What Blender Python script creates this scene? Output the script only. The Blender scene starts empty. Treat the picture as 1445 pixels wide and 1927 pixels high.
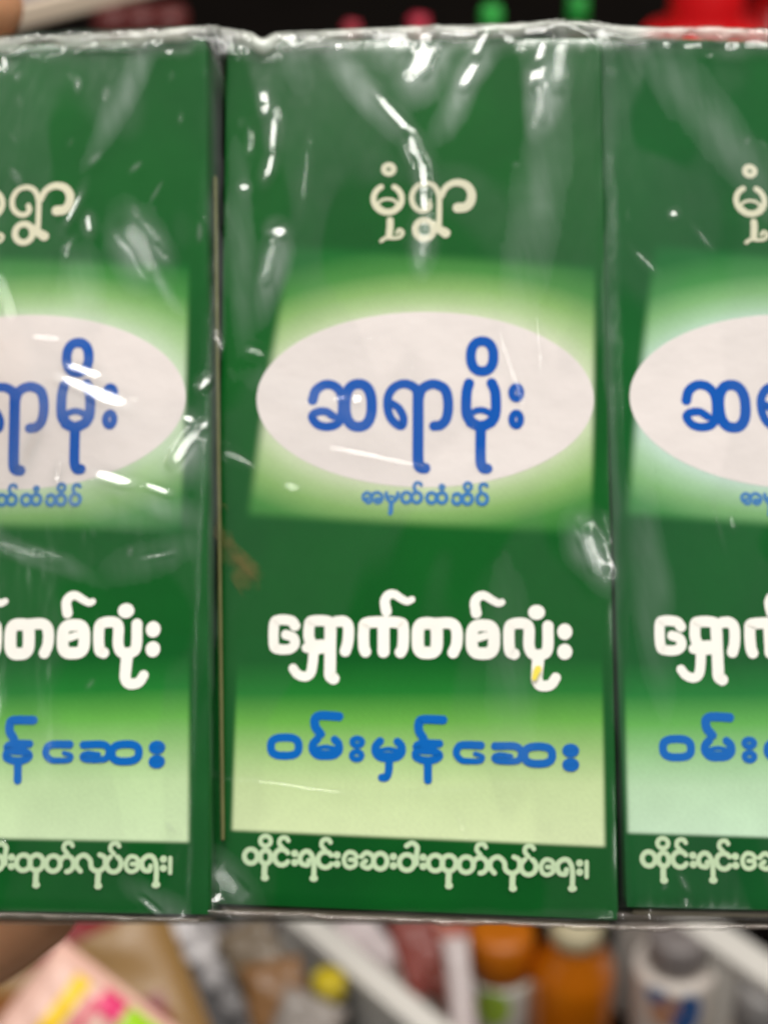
import bpy, bmesh, math, random
import numpy as np
from mathutils import Vector, Matrix

random.seed(7); rng = np.random.default_rng(7)
S = bpy.context.scene
C = S.collection

# ------------------------------------------------------------------ camera
F = 3520.0                 # focal length in photo pixels
W0, H0 = 1445.0, 1927.0
PITCH = math.radians(33)
CAM = Vector((0, 0, 1.40))
RIGHT = Vector((1, 0, 0))
FWD = Vector((0, math.cos(PITCH), -math.sin(PITCH)))
UPV = Vector((0, math.sin(PITCH), math.cos(PITCH)))
cd = bpy.data.cameras.new('camera')
cam = bpy.data.objects.new('camera', cd); C.objects.link(cam)
cam.matrix_world = Matrix((( RIGHT.x, UPV.x, -FWD.x, CAM.x), (RIGHT.y, UPV.y, -FWD.y, CAM.y),
                           (RIGHT.z, UPV.z, -FWD.z, CAM.z), (0, 0, 0, 1)))
cd.sensor_fit = 'VERTICAL'; cd.sensor_height = 24.0; cd.lens = 24.0 * F / H0
cd.clip_start = 0.005; cd.clip_end = 60
cd.dof.use_dof = True; cd.dof.focus_distance = 0.184; cd.dof.aperture_fstop = cd.lens / 2.7
cd.dof.aperture_blades = 6; cd.dof.aperture_rotation = 0.3
S.camera = cam
S.render.resolution_x = 767; S.render.resolution_y = 1024

def at(px, py, z):
    """point at photo pixel px,py and depth z (metres along the view axis)"""
    return CAM + FWD * z + RIGHT * ((px - W0 / 2) / F * z) + UPV * ((H0 / 2 - py) / F * z)

# pack frame: origin on the view axis, U right, V up in its plane, N towards the camera
TILT = math.radians(10.8); D = 0.22
PO = at(W0 / 2, H0 / 2, D)
PU = RIGHT.copy()
PV = (UPV * math.cos(TILT) + FWD * math.sin(TILT)).normalized()
PN = PU.cross(PV).normalized()
PACK = Matrix(((PU.x, PV.x, PN.x, PO.x), (PU.y, PV.y, PN.y, PO.y), (PU.z, PV.z, PN.z, PO.z), (0, 0, 0, 1)))
PACKI = PACK.inverted()

def on_pack(px, py, n=0.0):
    o = PACKI @ CAM; p = PACKI @ at(px, py, 1.0); d = p - o
    t = (n - o.z) / d.z
    return (o.x + d.x * t, o.y + d.y * t)

# ------------------------------------------------------------------ light
wd = bpy.data.worlds.new('World'); S.world = wd; wd.use_nodes = True
wn = wd.node_tree.nodes; wl = wd.node_tree.links
bg = wn['Background']; bg.inputs['Strength'].default_value = 0.75
tc = wn.new('ShaderNodeTexCoord'); sp = wn.new('ShaderNodeSeparateXYZ')
rp = wn.new('ShaderNodeValToRGB')
wl.new(tc.outputs['Generated'], sp.inputs[0]); 
mr = wn.new('ShaderNodeMapRange'); mr.inputs[1].default_value = -1; mr.inputs[2].default_value = 1
wl.new(sp.outputs['Z'], mr.inputs[0]); wl.new(mr.outputs[0], rp.inputs[0]); wl.new(rp.outputs[0], bg.inputs['Color'])
rp.color_ramp.elements[0].position = 0.25; rp.color_ramp.elements[0].color = (0.05, 0.042, 0.035, 1)
rp.color_ramp.elements[1].position = 0.94; rp.color_ramp.elements[1].color = (0.62, 0.64, 0.64, 1)
e_ = rp.color_ramp.elements.new(0.78); e_.color = (0.20, 0.20, 0.19, 1)

LAMPS = []
def tube(p0, p1, w, radiance, col=(1, 0.97, 0.92)):
    """a run of ceiling tubes, shining straight down"""
    p0, p1 = Vector(p0), Vector(p1); L = (p1 - p0).length
    l = bpy.data.lights.new('ceiling_tube', 'AREA'); l.shape = 'RECTANGLE'; l.size = L; l.size_y = w
    l.energy = radiance * math.pi * L * w; l.color = col
    o = bpy.data.objects.new('ceiling_tube', l); C.objects.link(o)
    o.location = (p0 + p1) / 2; d = (p1 - p0).normalized(); z = Vector((0, 0, 1)); y = z.cross(d)
    o.matrix_world = Matrix(((d.x, y.x, z.x, o.location.x), (d.y, y.y, z.y, o.location.y), (d.z, y.z, z.z, o.location.z), (0, 0, 0, 1)))
    LAMPS.extend(p0.lerp(p1, (k + .5) / 40) for k in range(40))
tube((-1.15, -1.1, 2.75), (-1.15, 0.5, 2.75), 0.07, 60)
tube((1.2, -3.2, 2.75), (1.2, 0.3, 2.75), 0.07, 60)
tube((-1.3, -0.12, 2.75), (1.3, -0.12, 2.75), 0.07, 60)
tube((-0.6, -3.6, 2.75), (1.5, -3.6, 2.75), 0.10, 45, (0.92, 0.96, 1))
l = bpy.data.lights.new('shelf_fill_light', 'AREA'); l.shape = 'RECTANGLE'; l.size = 1.5; l.size_y = 0.25; l.energy = 40; l.color = (1, 0.96, 0.9)
lo_ = bpy.data.objects.new('shelf_fill_light', l); C.objects.link(lo_); lo_.location = (0.25, 0.58, 2.35)       # unseen fill over the aisle, added to brighten the shelf goods
lo_.rotation_euler = (Vector((0.05, 0.75, 0.6)) - lo_.location).to_track_quat('-Z', 'Y').to_euler()
vs = S.view_settings
vs.view_transform = 'Standard'; vs.look = 'None'; vs.gamma = 1; vs.exposure = -1.25
vs.use_curve_mapping = False

# ------------------------------------------------------------------ helpers
def lin(r, g, b, k=1.0):
    f = lambda c: (c / 255 / 12.92 if c <= 10.3 else ((c / 255 + 0.055) / 1.055) ** 2.4) * k
    return (f(r), f(g), f(b), 1)

def mat(name, col, rough=0.5, spec=0.5, var=0.0, scale=60.0, coat=0.0, metal=0.0):
    m = bpy.data.materials.new(name); m.use_nodes = True
    n = m.node_tree.nodes; l = m.node_tree.links; b = n['Principled BSDF']
    b.inputs['Base Color'].default_value = col; b.inputs['Roughness'].default_value = rough
    b.inputs['Specular IOR Level'].default_value = spec; b.inputs['Coat Weight'].default_value = coat
    b.inputs['Metallic'].default_value = metal
    if var:
        t = n.new('ShaderNodeTexCoord'); q = n.new('ShaderNodeTexNoise'); q.inputs['Scale'].default_value = scale
        q.inputs['Detail'].default_value = 4
        l.new(t.outputs['Object'], q.inputs['Vector'])
        mx = n.new('ShaderNodeMix'); mx.data_type = 'RGBA'
        mx.inputs['A'].default_value = tuple(c * (1 - var) for c in col[:3]) + (1,)
        mx.inputs['B'].default_value = tuple(min(1, c * (1 + var)) for c in col[:3]) + (1,)
        l.new(q.outputs['Fac'], mx.inputs['Factor']); l.new(mx.outputs['Result'], b.inputs['Base Color'])
        bp = n.new('ShaderNodeBump'); bp.inputs['Strength'].default_value = 0.15; bp.inputs['Distance'].default_value = 0.002
        l.new(q.outputs['Fac'], bp.inputs['Height']); l.new(bp.outputs[0], b.inputs['Normal'])
    return m

def tag(o, label=None, cat=None, group=None, kind=None):
    if label: o['label'] = label
    if cat: o['category'] = cat
    if group: o['group'] = group
    if kind: o['kind'] = kind
    return o

def empty(name, loc, label, cat, group=None, M=None):
    o = bpy.data.objects.new(name, None); C.objects.link(o); o.empty_display_size = 0.01
    if M is not None: o.matrix_world = M
    else: o.location = loc
    return tag(o, label, cat, group)

def obj(name, verts, faces, m, parent=None, smooth=False, M=None):
    me = bpy.data.meshes.new(name); me.from_pydata([tuple(v) for v in verts], [], faces); me.update()
    if m: me.materials.append(m)
    if smooth: me.polygons.foreach_set('use_smooth', [True] * len(me.polygons))
    o = bpy.data.objects.new(name, me); C.objects.link(o)
    if parent: o.parent = parent
    if M is not None: o.matrix_local = M
    return o

def bmobj(name, bm, m, parent=None, smooth=False):
    me = bpy.data.meshes.new(name); bm.to_mesh(me); bm.free()
    if m: me.materials.append(m)
    if smooth: me.polygons.foreach_set('use_smooth', [True] * len(me.polygons))
    o = bpy.data.objects.new(name, me); C.objects.link(o)
    if parent: o.parent = parent
    return o

def box_bm(sx, sy, sz, bev=0.0, seg=2, off=(0, 0, 0)):
    bm = bmesh.new(); bmesh.ops.create_cube(bm, size=1)
    bmesh.ops.scale(bm, vec=(sx, sy, sz), verts=bm.verts)
    if bev: bmesh.ops.bevel(bm, geom=bm.edges[:], offset=bev, segments=seg, affect='EDGES', profile=0.5)
    bmesh.ops.translate(bm, vec=off, verts=bm.verts)
    return bm

def lathe(name, prof, m, parent=None, n=32, loc=(0, 0, 0)):
    v = []; f = []
    for r, z in prof:
        for k in range(n):
            a = 2 * math.pi * k / n; v.append((r * math.cos(a) + loc[0], r * math.sin(a) + loc[1], z + loc[2]))
    for i in range(len(prof) - 1):
        for k in range(n):
            f.append((i * n + k, i * n + (k + 1) % n, (i + 1) * n + (k + 1) % n, (i + 1) * n + k))
    f.append(tuple(range(n - 1, -1, -1))); f.append(tuple((len(prof) - 1) * n + k for k in range(n)))
    return obj(name, v, f, m, parent, smooth=True)

# ------------------------------------------------------------------ setting
M_dark = mat('dark_shelf', (0.0035, 0.0025, 0.002, 1), 0.8, 0.05, 0.4, 20)
M_darkwall = mat('dark_back', (0.034, 0.022, 0.015, 1), 0.7, 0.2, 0.4, 8)
M_white = mat('white_rail', (0.80, 0.76, 0.70, 1), 0.4, 0.4, 0.05, 30)

LOWZ = 0.535; UPZ = 1.045
def slab(name, x0, x1, y0, y1, z0, z1, m, label=None, cat=None, kind=None):
    bm = box_bm(x1 - x0, y1 - y0, z1 - z0, 0.002, 1, ((x0 + x1) / 2, (y0 + y1) / 2, (z0 + z1) / 2))
    return tag(bmobj(name, bm, m), label, cat, None, kind)
slab('shop_floor', -3, 3, -2, 4, -0.05, 0.0, mat('floor_tile', (0.25, 0.22, 0.19, 1), 0.4, 0.5, 0.1, 6), kind='structure')
slab('lower_shelf', -1.2, 1.2, 0.35, 1.60, LOWZ - 0.03, LOWZ, M_dark, 'dark lower shelf board carrying bottles and packets', 'shelf')
slab('upper_shelf', -1.2, 1.2, 0.78, 1.60, UPZ - 0.02, UPZ, M_dark, 'dark upper shelf board behind the top of the green cartons', 'shelf')
slab('back_wall', -1.6, 1.6, 1.62, 1.66, 0.0, 2.2, M_darkwall, 'dark brown back panel of the shop shelf', 'wall panel')

# ------------------------------------------------------------------ carton artwork
MIDC = 0.5 * (np.array(on_pack(410, 963)) + np.array(on_pack(1148, 963)))
CW = on_pack(1148, 963)[0] - on_pack(410, 963)[0]
VT = on_pack(780, 74)[1]; VB = on_pack(780, 1718)[1]
VC = 0.5 * (VT + VB); CH = VT - VB; CDEP = 0.022
YAW = math.radians(5)

def carton_matrix(uc, n, yaw, roll=0.0):
    R = Matrix.Rotation(-yaw, 4, 'Y') @ Matrix.Rotation(roll, 4, 'Z')
    return PACK @ Matrix.Translation((uc, VC, n)) @ R
MID = carton_matrix(MIDC[0], 0.0, YAW); MIDI = MID.inverted()

def art(px, py):
    """drawing units of the artwork -> metres on the carton's front face"""
    o = MIDI @ CAM; d = (MIDI @ at(px, py, 1.0)) - o
    t = -o.z / d.z
    return (o.x + d.x * t, o.y + d.y * t)

MM = CW / 738.0                   # one drawing unit in metres

class Print:
    """flat inked strokes: each stroke is a ribbon with round caps, a hair above the one before it"""
    def __init__(s, ox, oy, k, bold=1.0): s.bold = bold; s.v = []; s.f = []; s.ox, s.oy, s.k = ox, oy, k; s.z = 0.00004
    def P(s, x, y): return art(s.ox + x / s.k, s.oy + y / s.k)
    def sm(s, pts, closed=False, sub=6):
        P = [Vector((p[0], p[1], p[2] if len(p) > 2 else 0)) for p in pts]; n = len(P); out = []
        if n == 2:
            return P
        for i in range(n if closed else n - 1):
            p0 = P[(i - 1) % n] if closed or i > 0 else P[0] * 2 - P[1]
            p1 = P[i]; p2 = P[(i + 1) % n]
            p3 = P[(i + 2) % n] if closed or i + 2 < n else P[-1] * 2 - P[-2]
            for q in range(sub):
                t = q / sub
                out.append(0.5 * ((2 * p1) + (p2 - p0) * t + (2 * p0 - 5 * p1 + 4 * p2 - p3) * t * t + (3 * p1 - p0 - 3 * p2 + p3) * t ** 3))
        if not closed: out.append(P[-1])
        return out
    def stroke(s, pts, w, w1=None, closed=False, sub=6):
        w1 = (w1 or w) * s.bold; w = w * s.bold
        P = s.sm(pts, closed, sub); n = len(P); b = len(s.v); z = s.z; s.z += 0.0000035
        Q = [Vector(s.P(p.x, p.y)) for p in P]
        for i in range(n):
            if closed: t = Q[(i + 1) % n] - Q[(i - 1) % n]
            else: t = Q[min(i + 1, n - 1)] - Q[max(i - 1, 0)]
            t.normalize(); q = Vector((-t.y, t.x))
            r = (w + (w1 - w) * i / max(1, n - 1)) / s.k * MM / 2
            s.v.append((*(Q[i] + q * r), z)); s.v.append((*(Q[i] - q * r), z))
        for i in range(n if closed else n - 1):
            j = (i + 1) % n
            s.f.append((b + 2 * i + 1, b + 2 * j + 1, b + 2 * j, b + 2 * i))
        if not closed:
            for e, r, sg in ((0, w, -1), (n - 1, w1, 1)):
                t = (Q[1] - Q[0]) if e == 0 else (Q[-1] - Q[-2])
                a0 = math.atan2(t.y, t.x) + (math.pi if e == 0 else 0); r = r / s.k * MM / 2
                c0 = len(s.v); s.v.append((*Q[e], z + 0.000001))
                for q in range(13):
                    a = a0 - math.pi / 2 + math.pi * q / 12
                    s.v.append((Q[e].x + r * math.cos(a), Q[e].y + r * math.sin(a), z + 0.000001))
                for q in range(12): s.f.append((c0, c0 + 1 + q, c0 + 2 + q))
    def ring(s, cx, cy, rx, ry, w, a0=0, a1=360, sq=2.0):
        closed = abs(a1 - a0) >= 359; n = 28 if closed else max(6, int(abs(a1 - a0) / 12)); pts = []
        for i in range(n if closed else n + 1):
            a = math.radians(a0 + (a1 - a0) * i / n); c, q = math.cos(a), math.sin(a)
            pts.append((cx + rx * math.copysign(abs(c) ** (2 / sq), c), cy + ry * math.copysign(abs(q) ** (2 / sq), q)))
        s.stroke(pts, w, closed=closed, sub=2)
    def dot(s, cx, cy, r, ry=None):
        ry = ry or r; z = s.z; s.z += 0.0000035; c0 = len(s.v); s.v.append((*s.P(cx, cy), z))
        for q in range(24):
            a = -2 * math.pi * q / 24; s.v.append((*s.P(cx + r * math.cos(a), cy + ry * math.sin(a)), z))
        for q in range(24): s.f.append((c0, c0 + 1 + q, c0 + 1 + (q + 1) % 24))

def line_town():
    p = Print(680, 280, 6.568, 1.12)
    p.ring(338, 255, 60, 54, 64)
    p.ring(325, 622, 175, 168, 66, -62, 242)
    p.stroke([(195, 715), (260, 765), (325, 780), (400, 765), (455, 715)], 70)
    p.stroke([(190, 690), (250, 638), (325, 622), (400, 638), (460, 690)], 34)
    p.stroke([(355, 885), (355, 960), (345, 1055)], 78)
    p.stroke([(245, 1142, ), (310, 1100), (400, 1105), (480, 1090), (512, 1035), (470, 1000), (440, 1040)], 42, 40)
    p.stroke([(958, 930), (962, 700), (958, 590), (920, 490), (860, 440), (780, 430), (690, 465), (632, 550), (625, 640), (655, 715), (725, 765), (800, 765), (845, 715), (830, 660)], 62)
    p.ring(778, 1000, 112, 115, 74)
    p.stroke([(895, 935), (955, 990), (1040, 1045)], 74, 110)
    p.stroke([(985, 590), (1035, 490), (1110, 435), (1200, 420), (1300, 455), (1358, 545), (1350, 650), (1290, 720), (1190, 732)], 66, 116)
    return p
def line_name():
    p = Print(560, 600, 3.141, 1.08)
    p.stroke([(90, 482), (105, 430), (140, 398), (180, 388), (225, 402), (258, 445), (265, 515), (255, 590), (222, 628), (165, 638), (115, 622), (86, 580), (110, 553), (165, 548), (210, 575)], 56, 46)
    p.ring(360, 512, 78, 126, 60, sq=2.4)
    p.stroke([(715, 480), (700, 418), (655, 388), (605, 388), (560, 415), (534, 465), (534, 540), (560, 600), (612, 636), (626, 590), (600, 532), (556, 500)], 54, 44)
    p.stroke([(712, 420), (712, 640), (712, 840), (726, 878), (752, 884)], 62)
    p.stroke([(715, 470), (735, 415), (785, 388), (830, 392), (875, 425), (890, 510), (878, 590), (845, 628), (806, 634)], 56)
    p.stroke([(1012, 382), (998, 440), (998, 560), (1030, 610), (1080, 632), (1140, 610), (1168, 560), (1168, 440), (1146, 380)], 58)
    p.stroke([(1010, 572), (1045, 548), (1080, 540), (1115, 548), (1155, 572)], 38)
    p.stroke([(1020, 615), (1080, 640), (1145, 615)], 52)
    p.ring(1090, 222, 67, 89, 56, sq=2.3)
    p.stroke([(1082, 640), (1080, 760), (1082, 850), (1098, 884), (1120, 886)], 58)
    p.ring(1291, 437, 26, 36, 40); p.ring(1291, 595, 26, 38, 40)
    return p
def line_mark():
    p = Print(660, 890, 5.16)
    p.stroke([(128, 262), (120, 222), (150, 192), (190, 204), (206, 242), (195, 278), (160, 287), (148, 258), (172, 242)], 32); p.stroke([(206, 240), (222, 202), (262, 190), (300, 215), (303, 258), (275, 288), (238, 280), (248, 252), (276, 250)], 32)
    p.stroke([(345, 195), (352, 245), (395, 280), (445, 250), (458, 195)], 36); p.stroke([(360, 240), (395, 225), (430, 240)], 24)
    p.stroke([(392, 285), (390, 350), (384, 390)], 44)
    p.ring(540, 238, 46, 50, 36); p.ring(640, 238, 46, 50, 36)
    p.stroke([(636, 185), (615, 145), (630, 100), (670, 98), (684, 118)], 34)
    p.ring(785, 242, 46, 50, 36); p.ring(885, 242, 46, 50, 36); p.ring(885, 138, 20, 20, 28)
    p.ring(1030, 252, 42, 50, 36, -140, 170); p.ring(1132, 252, 46, 50, 36); p.ring(1136, 132, 34, 36, 32); p.stroke([(1136, 165), (1136, 200)], 30)
    p.ring(1275, 252, 50, 52, 36, -60, 240); p.stroke([(1272, 195), (1252, 152), (1270, 112), (1310, 112), (1322, 130)], 32)
    return p
def line_fruit():
    p = Print(490, 1100, 4.661)
    p.stroke([(305, 362), (268, 318), (160, 312), (122, 350), (120, 530), (160, 566), (255, 566), (302, 525), (290, 465), (225, 440)], 92, 84)
    p.stroke([(615, 560), (617, 370), (585, 322), (455, 322), (430, 360), (428, 470), (470, 530), (545, 530)], 96)
    p.stroke([(614, 340), (612, 700), (612, 795), (642, 825)], 102)
    p.stroke([(405, 555), (480, 570), (560, 560)], 84)
    p.stroke([(470, 570), (458, 700), (438, 780), (390, 808), (325, 785), (288, 735)], 88, 80)
    p.stroke([(670, 325), (735, 325), (772, 375), (768, 500), (745, 585)], 96)
    p.stroke([(922, 590), (908, 540), (908, 390), (945, 335), (1210, 335), (1252, 385), (1250, 540), (1228, 595)], 98)
    p.stroke([(1080, 340), (1080, 590)], 104)
    p.stroke([(1105, 235), (1092, 150), (1120, 95), (1172, 85), (1232, 122), (1285, 148), (1328, 132)], 92, 58)
    ox = 1352                                            # second half of the line
    q = lambda L: [(x + ox, y) for x, y in L]
    p.ring(112 + ox, 470, 84, 130, 106, sq=3.4)
    p.stroke(q([(190, 342), (320, 342), (368, 400), (368, 520), (338, 598)]), 98)
    p.ring(598 + ox, 482, 98, 124, 104, sq=3.2)
    p.stroke(q([(560, 470), (620, 450)]), 66)
    p.stroke(q([(540, 252), (528, 160), (560, 108), (612, 98), (680, 138), (735, 165), (765, 155)]), 92, 58)
    p.stroke(q([(872, 610), (832, 575), (828, 390), (870, 345), (965, 345), (1002, 390), (1002, 540), (1040, 612), (1122, 612), (1165, 560), (1168, 365)]), 96)
    p.stroke(q([(1084, 640), (1074, 760), (1072, 840), (1110, 888), (1190, 880), (1236, 818)]), 104, 86)
    p.dot(1068 + ox, 245, 74, 66); p.dot(1315 + ox, 415, 66, 72); p.dot(1315 + ox, 590, 66, 70)
    return p
def line_remedy():
    p = Print(490, 1320, 4.661, 1.12)
    p.ring(215, 396, 122, 80, 62, sq=2.8)
    for dx, dy in ((0, 0), (550, 18)):
        p.stroke([(500 + dx, 330 + dy), (462 + dx, 375 + dy), (462 + dx, 430 + dy), (505 + dx, 472 + dy), (572 + dx, 478 + dy), (645 + dx, 470 + dy), (688 + dx, 430 + dy), (685 + dx, 370 + dy), (652 + dx, 335 + dy)], 62)
        p.stroke([(475 + dx, 418 + dy), (572 + dx, 398 + dy), (670 + dx, 418 + dy)], 34)
        p.stroke([(500 + dx, 448 + dy), (650 + dx, 448 + dy)], 38)
    p.stroke([(530, 285), (485, 225), (480, 155), (522, 125), (610, 126), (690, 132)], 68)
    p.ring(850, 356, 44, 32, 44); p.ring(845, 474, 44, 34, 44)
    p.stroke([(1128, 505), (1126, 600), (1105, 662), (1065, 668)], 60)
    k = 4.661 / 4.379; q = lambda L: [((x / 4.379 + 290) * 4.661, y * k) for x, y in L]
    p.stroke(q([(205, 348), (70, 345), (15, 372), (60, 402), (160, 412), (205, 446), (160, 480), (80, 485), (15, 458), (10, 425)]), 60)
    p.stroke(q([(70, 350), (150, 372)]), 60)
    p.stroke(q([(110, 490), (110, 560), (110, 648)]), 62)
    p.stroke(q([(75, 345), (70, 300), (36, 240), (38, 172), (75, 148), (235, 152)]), 66)
    p.stroke(q([(545, 362), (390, 360), (348, 400), (348, 442), (388, 484), (450, 492), (540, 490), (556, 455), (500, 432)]), 62, 36)
    p.stroke(q([(662, 368), (820, 368), (872, 400), (878, 445), (840, 490), (690, 490), (655, 462), (700, 440), (790, 452)]), 60, 40)
    a = q([(1018, 442)])[0]; p.ring(a[0], a[1], 122, 76, 60, sq=2.6)
    for yy in (405, 522):
        a = q([(1285, yy)])[0]; p.ring(a[0], a[1], 44, 30, 52)
    return p
def line_foot():
    p = Print(440, 1560, 4.25, 0.98); w = 40
    k = 4.25 / 4.014; X = lambda x: (x / 4.014 + 320) * 4.25; Y = lambda y: y * k
    q = lambda L: [(X(x), Y(y)) for x, y in L]
    def asat(x, y): p.stroke([(x, y + 58), (x - 30, y + 18), (x - 18, y - 22), (x + 24, y - 28), (x + 42, y - 4)], 36)
    def leg(x, y): p.stroke([(x, y), (x - 4, y + 55), (x - 4, y + 95)], 46); p.dot(x, y + 110, 32, 28)
    def vis(x, y): p.ring(x, y - 36, 16, 16, 26); p.ring(x, y + 36, 16, 16, 26)
    def e(x, y): p.stroke([(x + 55, y - 25), (x + 30, y - 55), (x - 15, y - 60), (x - 48, y - 15), (x - 38, y + 40), (x, y + 60), (x + 45, y + 38), (x + 40, y + 2), (x, y - 2)], 36)
    p.ring(138, 218, 52, 56, w); p.ring(255, 224, 42, 54, w); p.ring(255, 96, 42, 40, 36); leg(250, 280)
    p.ring(385, 226, 58, 62, w, 35, 325); asat(395, 98); vis(488, 232)
    p.stroke([(640, 390), (640, 260), (612, 192), (570, 180), (532, 222), (542, 275), (592, 288), (600, 252)], w); p.dot(640, 395, 34, 28)
    p.ring(732, 246, 58, 62, w, 35, 325); asat(732, 112); vis(826, 245)
    e(930, 248)
    p.stroke([(1020, 222), (1060, 190), (1108, 215), (1118, 270), (1075, 312), (1025, 288), (1055, 255)], 38); p.ring(1172, 258, 54, 62, w); vis(1276, 258)
    p.ring(1384, 268, 60, 62, w)
    p.stroke(q([(96, 262), (96, 190), (100, 135), (62, 106), (20, 128)]), 40)
    vis(X(145), Y(248))
    p.ring(X(238), Y(258), 58, 62, w); p.ring(X(340), Y(260), 56, 62, w); leg(X(340), Y(325))
    p.ring(X(470), Y(270), 58, 62, w); p.ring(X(575), Y(275), 56, 62, w, 165, 450); asat(X(578), Y(142))
    p.stroke(q([(682, 332), (650, 290), (660, 235), (710, 212), (756, 250), (768, 310), (820, 336), (870, 300), (868, 235), (830, 212)]), w); leg(X(822), Y(345))
    p.ring(X(940), Y(285), 60, 64, w, -60, 240); asat(X(940), Y(155))
    e(X(1080), Y(290))
    p.stroke(q([(1270, 450), (1270, 310), (1244, 242), (1200, 232), (1158, 270), (1170, 330), (1216, 342), (1226, 308)]), w); p.dot(X(1270), Y(450), 36, 28)
    vis(X(1325), Y(292)); p.stroke(q([(1378, 250), (1378, 362)]), 34)
    return p
LINES = [(line_town(), 'cream'), (line_name(), 'blue'), (line_mark(), 'ink'), (line_fruit(), 'white'), (line_remedy(), 'sky'), (line_foot(), 'mint')]
INK = {'cream': mat('cream_ink', lin(206, 204, 178), 0.45), 'blue': mat('blue_ink', lin(0, 80, 168), 0.45), 'ink': mat('faded_blue_ink', lin(58, 118, 178), 0.45),
       'white': mat('white_ink', lin(244, 241, 233), 0.45), 'sky': mat('sky_blue_ink', lin(0, 96, 178), 0.45), 'mint': mat('pale_mint_ink', lin(184, 206, 168), 0.45)}

def cling(m):
    """where the film clings flat to the board it is the board's clear top coat"""
    n = m.node_tree.nodes; l = m.node_tree.links; b = n['Principled BSDF']
    b.inputs['Specular IOR Level'].default_value = 0.12
    b.inputs['Coat Weight'].default_value = 1.0; b.inputs['Coat Roughness'].default_value = 0.14; b.inputs['Coat IOR'].default_value = 1.7
    t = n.new('ShaderNodeNewGeometry'); q = n.new('ShaderNodeTexNoise'); q.inputs['Scale'].default_value = 130; q.inputs['Detail'].default_value = 3
    mp = n.new('ShaderNodeMapping'); mp.inputs['Scale'].default_value = (1, 0.35, 0.35)
    l.new(t.outputs['Position'], mp.inputs[0]); l.new(mp.outputs[0], q.inputs['Vector'])
    bp = n.new('ShaderNodeBump'); bp.inputs['Strength'].default_value = 0.36; bp.inputs['Distance'].default_value = 0.0012
    l.new(q.outputs['Fac'], bp.inputs['Height']); l.new(bp.outputs[0], b.inputs['Coat Normal'])
    # patches where the film has wetted the board shine less than where a little air lies between
    q2 = n.new('ShaderNodeTexNoise'); q2.inputs['Scale'].default_value = 46; q2.inputs['Detail'].default_value = 2; q2.inputs['Distortion'].default_value = 0.6
    mp2 = n.new('ShaderNodeMapping'); mp2.inputs['Scale'].default_value = (1, 0.55, 0.55); l.new(t.outputs['Position'], mp2.inputs[0]); l.new(mp2.outputs[0], q2.inputs['Vector'])
    mr2 = n.new('ShaderNodeMapRange'); mr2.interpolation_type = 'SMOOTHSTEP'; mr2.inputs[1].default_value = 0.45; mr2.inputs[2].default_value = 0.50
    mr2.inputs[3].default_value = 0.0; mr2.inputs[4].default_value = 1.0; l.new(q2.outputs['Fac'], mr2.inputs[0]); l.new(mr2.outputs[0], b.inputs['Coat Weight'])
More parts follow.
